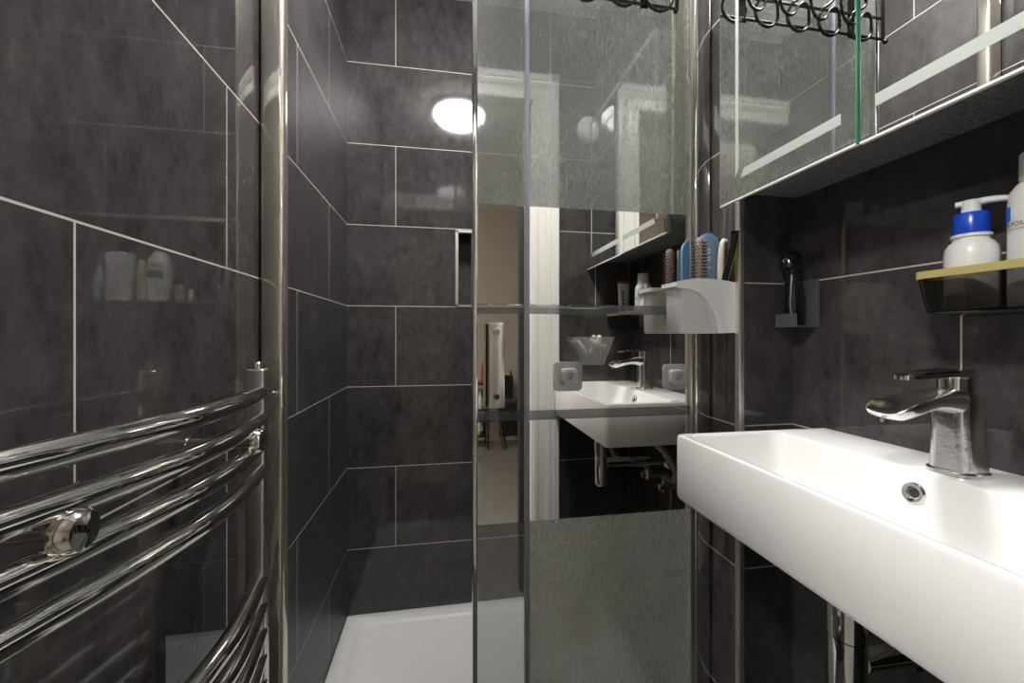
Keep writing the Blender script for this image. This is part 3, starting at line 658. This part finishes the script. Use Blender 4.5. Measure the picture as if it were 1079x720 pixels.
rings = [[(.3285+(x-.3285)*e, YS-.016+d, -.024+(z+.024)*e) for x, z in out] for e, d in ((.5, -.006), (.9, -.004), (1, 0), (.9, .004), (.5, .006))]
loops(bm, rings); tag(obj('starfish', bm, M['cream'], None, 60), 'cream starfish ornament in the clear trapezoid cup', 'ornament')
bm = nb(); tube(bm, spline([(.284, YS-.015, -.010), (.294, YS-.015, -.026), (.306, YS-.015, -.044)], 4), [.004, .005, .0055, .006, .006, .006, .0055, .005, .004], 8)
tag(obj('soap_sliver', bm, M['white_plastic'], None, 60), 'white sliver of soap leaning in the clear trapezoid cup', 'soap')

# ------------------------------------------------------------------ scroll hook rack over the screen
RY = YS-.022
t = thing('scroll_hook_rack', 'black wrought-iron rack of scroll hooks hung over the top of the screen', 'rack', (.29, RY, .72))
for zz, nm in ((.736, 'rail'), (.787, 'rail')):
    obj(nm, bx(.060, .519, RY+.0035, RY+.0070, zz-.003, zz+.003, bev=.001), M['iron'], t)
for x in (.062, .515):
    bm = nb(); box(bm, x-.0045, x+.0045, RY-.001, RY+.0030, .728, .860, bev=.001); e = obj('end_post', bm, M['iron'], t)
    bm = nb(); ball(bm, (x-.004, RY-.001, .726), .0055); obj('ball_foot', bm, M['iron'], e, 60)
for x in (.14, .44):
    obj('top_strap', bx(x-.009, x+.009, RY+.0072, RY+.0092, .730, PT+.0305), M['iron'], t)
    obj('strap_hook', bx(x-.009, x+.009, RY+.0092, YS+.026, PT+.0285, PT+.0305), M['iron'], t)
for k in range(5):
    cx = .470-.085*k; pts = []
    for a_ in range(170, 400, 12):
        q = math.radians(a_); pts.append((cx+.031*math.cos(q), RY-.001-.004*(a_-170)/230, .7505+.031*math.sin(q)))
    pts = pts[::1]
    pts += [(cx+.020, RY-.006, .7800), (cx+.006, RY-.006, .790), (cx-.010, RY-.006, .806), (cx-.004, RY-.006, .824), (cx+.012, RY-.006, .826), (cx+.022, RY-.006, .815)]
    bm = nb(); tube(bm, spline(pts, 3), .0035, 8); obj('scroll_hook', bm, M['iron'], t, 60)
    if k == 0: continue
    # inner curl that swings out to the right-hand neighbour
    pts = [(cx-.031, RY-.001, .7560), (cx-.027, RY-.003, .778), (cx-.012, RY-.005, .7855), (cx+.004, RY-.006, .775), (cx+.014, RY-.007, .757), (cx+.028, RY-.008, .750), (cx+.044, RY-.008, .757), (cx+.053, RY-.007, .780), (cx+.058, RY-.006, .815)]
    bm = nb(); tube(bm, spline(pts, 4), .0032, 8); obj('scroll_hook', bm, M['iron'], t, 60)

# ------------------------------------------------------------------ inside the shower
t = thing('hanging_towel', 'narrow folded olive towel hanging inside the screen at its right end', 'towel', (.555, YS+.024, .0))
def sheet(x0, x1, y, z0, z1, th):
    rings = []
    for i in range(19):
        z = z0+(z1-z0)*i/18; k = (z1-z)/(z1-z0); a_ = x0+(.014*(1-k)**1.2 if x0 < .55 else .0)
        w_ = .004*math.sin(i*.9)
        rings.append([(a_+w_*.3, y+w_, z), (x1, y-w_*.4, z), (x1, y+th, z), (a_+w_*.3, y+th+w_*.5, z)])
    return loops(nb(), rings)
obj('cloth', sheet(.5405, .574, YS+.034, .02, .9600, .007), M['towel'], t, 60)
obj('hem', sheet(.5345, .5400, YS+.033, .02, .9600, .008), M['hem'], t, 60)
obj('fold_over', bx(.548, .570, YS-.012, YS+.041, .9605, .966, bev=.002), M['towel'], t)
def niche_x(u):
    c, s = math.cos(YAW), math.sin(YAW); q = (u-CX)/F_PX
    return 2*XL-(s+q*c)/(c-q*s)*(YB+.05)
NY = YB+.045; NB = NZ0+.0075
def nbot(name, label, u0, u1, z1, mt, shape='round', lean=0, cap=None, cat='bottle'):
    xa, xb = sorted((niche_x(u0), niche_x(u1))); cx = (xa+xb)/2; r = min((xb-xa)/2*.92, .046)
    t = thing(name, label, cat, (cx, NY, NB)); h = z1-NB; d = min(r, .03)
    pf = {'round': [(.92, 0), (1, .03), (1, .72), (.85, .84), (.45, .9), (.42, .92)], 'box': [(.95, 0), (1, .02), (1, .93), (.9, .98), (.6, 1.0)], 'egg': [(.8, 0), (.9, .04), (1, .35), (1, .62), (.82, .85), (.5, .97), (.3, 1.0)]}[shape]
    rings = []
    for f, k in pf:
        rings.append([(cx+lean*k*h+r*f*math.copysign(abs(math.cos(q))**.7, math.cos(q)), NY+d*f*math.copysign(abs(math.sin(q))**.7, math.sin(q)), NB+h*k) for q in [2*math.pi*i/24 for i in range(24)]])
    obj('bottle_body', loops(nb(), rings), mt, t, 40)
    if cap:
        k = pf[-1][1]; bm = nb(); lathe(bm, [(r*.45, NB+h*k+.0003), (r*.45, NB+h*k+.022), (r*.38, NB+h*k+.025)], cx+lean*h, NY, 18); obj('cap', bm, M[cap], t, 40)
    return t, cx, r, d, h
nbot('slim_bottle', 'slim off-white bottle at the far right of the shower niche', 75, 89, .280, M['holder'], 'round', cap='holder')
nbot('blue_bottle', 'small pale blue bottle left of the slim off-white one in the shower niche', 101, 113, .225, M['pale_blue'], 'round', cap='grey_plastic')
nbot('shampoo_bottle', 'broad white square-shouldered bottle with dark blue cap in the shower niche', 114, 144, .292, M['holder'], 'box', cap='ink')
nbot('yellow_bottle', 'pale yellow bottle wedged between two white bottles in the shower niche', 146, 157, .270, M['pale_yellow'], 'egg')
t, cx, r, d, h = nbot('red_print_bottle', 'rounded white bottle with red and green print in the shower niche', 156, 184, .298, M['white_plastic'], 'egg', lean=0)
obj('red_lettering', words('VOSENE', .015, lambda u, v: (cx+u, NY-d-.0012, NB+h*.68+v)), M['red'], t)
bm = nb(); box(bm, cx-.026, cx+.024, NY-d-.0012, NY-d-.0004, NB+h*.48, NB+h*.60); obj('green_label', bm, M['green'], t)
nbot('pink_bottle', 'low dusty pink jar beside the red print bottle in the shower niche', 185, 197, .180, M['pink'], 'box', cat='jar')
nbot('white_tub', 'tiny white tub alone at the left of the shower niche', 200, 206, .165, M['white_plastic'], 'box', cat='jar')
# amber dispenser on a small corner shelf of the back wall, pale bottle on the tray
xa, xb = sorted((niche_x(168), niche_x(188))); cx = (xa+xb)/2; DY = YB-.036
t = thing('wire_bracket', 'small chrome shelf bracket on the shower back wall under the amber dispenser', 'bracket', (cx, DY, -.205))
obj('plate', bx(cx-.034, cx+.034, DY-.030, YB-.0005, -.209, -.2055, bev=.001), M['chrome'], t)
t = thing('amber_dispenser', 'amber brown pump dispenser on a chrome bracket in the shower', 'dispenser', (cx, DY, -.205))
bm = nb(); loops(bm, [rrect(cx-.026*e, cx+.026*e, DY-.024*e, DY+.024*e, .010*e, z) for e, z in ((.95, -.205), (1, -.202), (1, -.130), (.9, -.120), (.5, -.114))]); obj('bottle_body', bm, M['amber'], t, 40)
bm = nb(); lathe(bm, [(.009, -.1138), (.009, -.104), (.004, -.103), (.004, -.094)], cx, DY, 14); tube(bm, [(cx, DY, -.092), (cx-.004, DY-.028, -.094)], .004, 8); obj('pump_head', bm, M['chrome'], t, 40)
cx, cy, tz = .468, 1.36, TRAY-.0098
t = thing('shower_gel_bottle', 'tall pale yellow pump bottle on the shower tray behind the hazy glass', 'bottle', (cx, cy, tz))
bm = nb(); lathe(bm, [(.046, tz), (.050, tz+.006), (.050, tz+.225), (.042, tz+.250), (.020, tz+.262), (.018, tz+.275)], cx, cy, 26); obj('bottle_body', bm, M['pale_yellow'], t, 40)
bm = nb(); lathe(bm, [(.019, tz+.2753), (.019, tz+.292), (.008, tz+.294), (.008, tz+.318), (.016, tz+.320), (.015, tz+.330)], cx, cy, 20); tube(bm, [(cx, cy, tz+.325), (cx-.035, cy-.015, tz+.322)], .006, 8); obj('pump_head', bm, M['hem'], t, 40)
bm = nb(); ball(bm, (.552, .985, TRAY-.010+.0455), .05, 20, 12, (.85, 1, .91)); tag(obj('bath_sponge', bm, M['hem'], None, 60), 'pale round bath sponge on the shower tray near the boxing', 'sponge')

# ------------------------------------------------------------------ the hall behind the doorway (seen in the mirrored glass)
t = thing('storage_trolley', 'black wire trolley of bottles against the hall wall', 'trolley', (.33, -2.2, FLOOR))
tx0, tx1, ty0, ty1 = .25, .415, -2.36, -2.12
for x in (tx0, tx1):
    for y in (ty0, ty1): obj('leg', bx(x-.008, x+.008, y-.008, y+.008, FLOOR, -.44), M['iron'], t)
for z in (-.97, -.72, -.47):
    bm = nb(); box(bm, tx0+.0085, tx1-.0085, ty0+.009, ty1-.009, z, z+.010)
    for k in range(7): box(bm, tx0+.012+.022*k, tx0+.015+.022*k, ty1-.014, ty1-.010, z+.010, z+.06)
    obj('basket_shelf', bm, M['iron'], t)
for i, (x, z, hh, mt, nm, lab) in enumerate(((.372, -.459, .20, 'red', 'red_bottle', 'red bottle on top of the black hall trolley'), (.405, -.459, .18, 'green', 'green_bottle', 'green bottle on top of the black hall trolley'),
                                           (.345, -.709, .17, 'white_plastic', 'white_bottle', 'white bottle on the middle shelf of the hall trolley'), (.390, -.709, .15, 'green', 'green_jar', 'green jar on the middle shelf of the hall trolley'),
                                           (.335, -.959, .16, 'pale_yellow', 'yellow_bottle', 'yellow bottle on the lowest shelf of the hall trolley'), (.388, -.959, .17, 'black_gloss', 'black_bottle', 'black bottle on the lowest shelf of the hall trolley'))):
    bm = nb(); lathe(bm, [(.015, z), (.016, z+.01), (.016, z+hh*.65), (.008, z+hh*.8), (.008, z+hh)], x, -2.22, 14)
    tag(obj(nm, bm, M[mt], None, 40), lab, 'bottle')
t = thing('folding_chair', 'black folded chair leaning in the hall beyond the doorway', 'chair', (.60, -2.2, FLOOR))
for dx in (0, .17):
    bm = nb(); tube(bm, [(.555+dx, -2.05, FLOOR+.012), (.500+dx, -2.36, -.36)], .010, 8); obj('leg', bm, M['iron'], t, 60)
    bm = nb(); tube(bm, [(.590+dx, -2.10, FLOOR+.012), (.535+dx, -2.27, -.62)], .010, 8); obj('leg', bm, M['iron'], t, 60)
bm = nb(); prism(bm, [(-2.27, -.62), (-2.245, -.62), (-2.325, -.40), (-2.35, -.40)], 'x', .505, .69); obj('backrest', bm, M['black_gloss'], t)
bm = nb(); prism(bm, [(-2.17, -.97), (-2.145, -.97), (-2.21, -.66), (-2.235, -.66)], 'x', .53, .71); obj('seat', bm, M['black_gloss'], t)
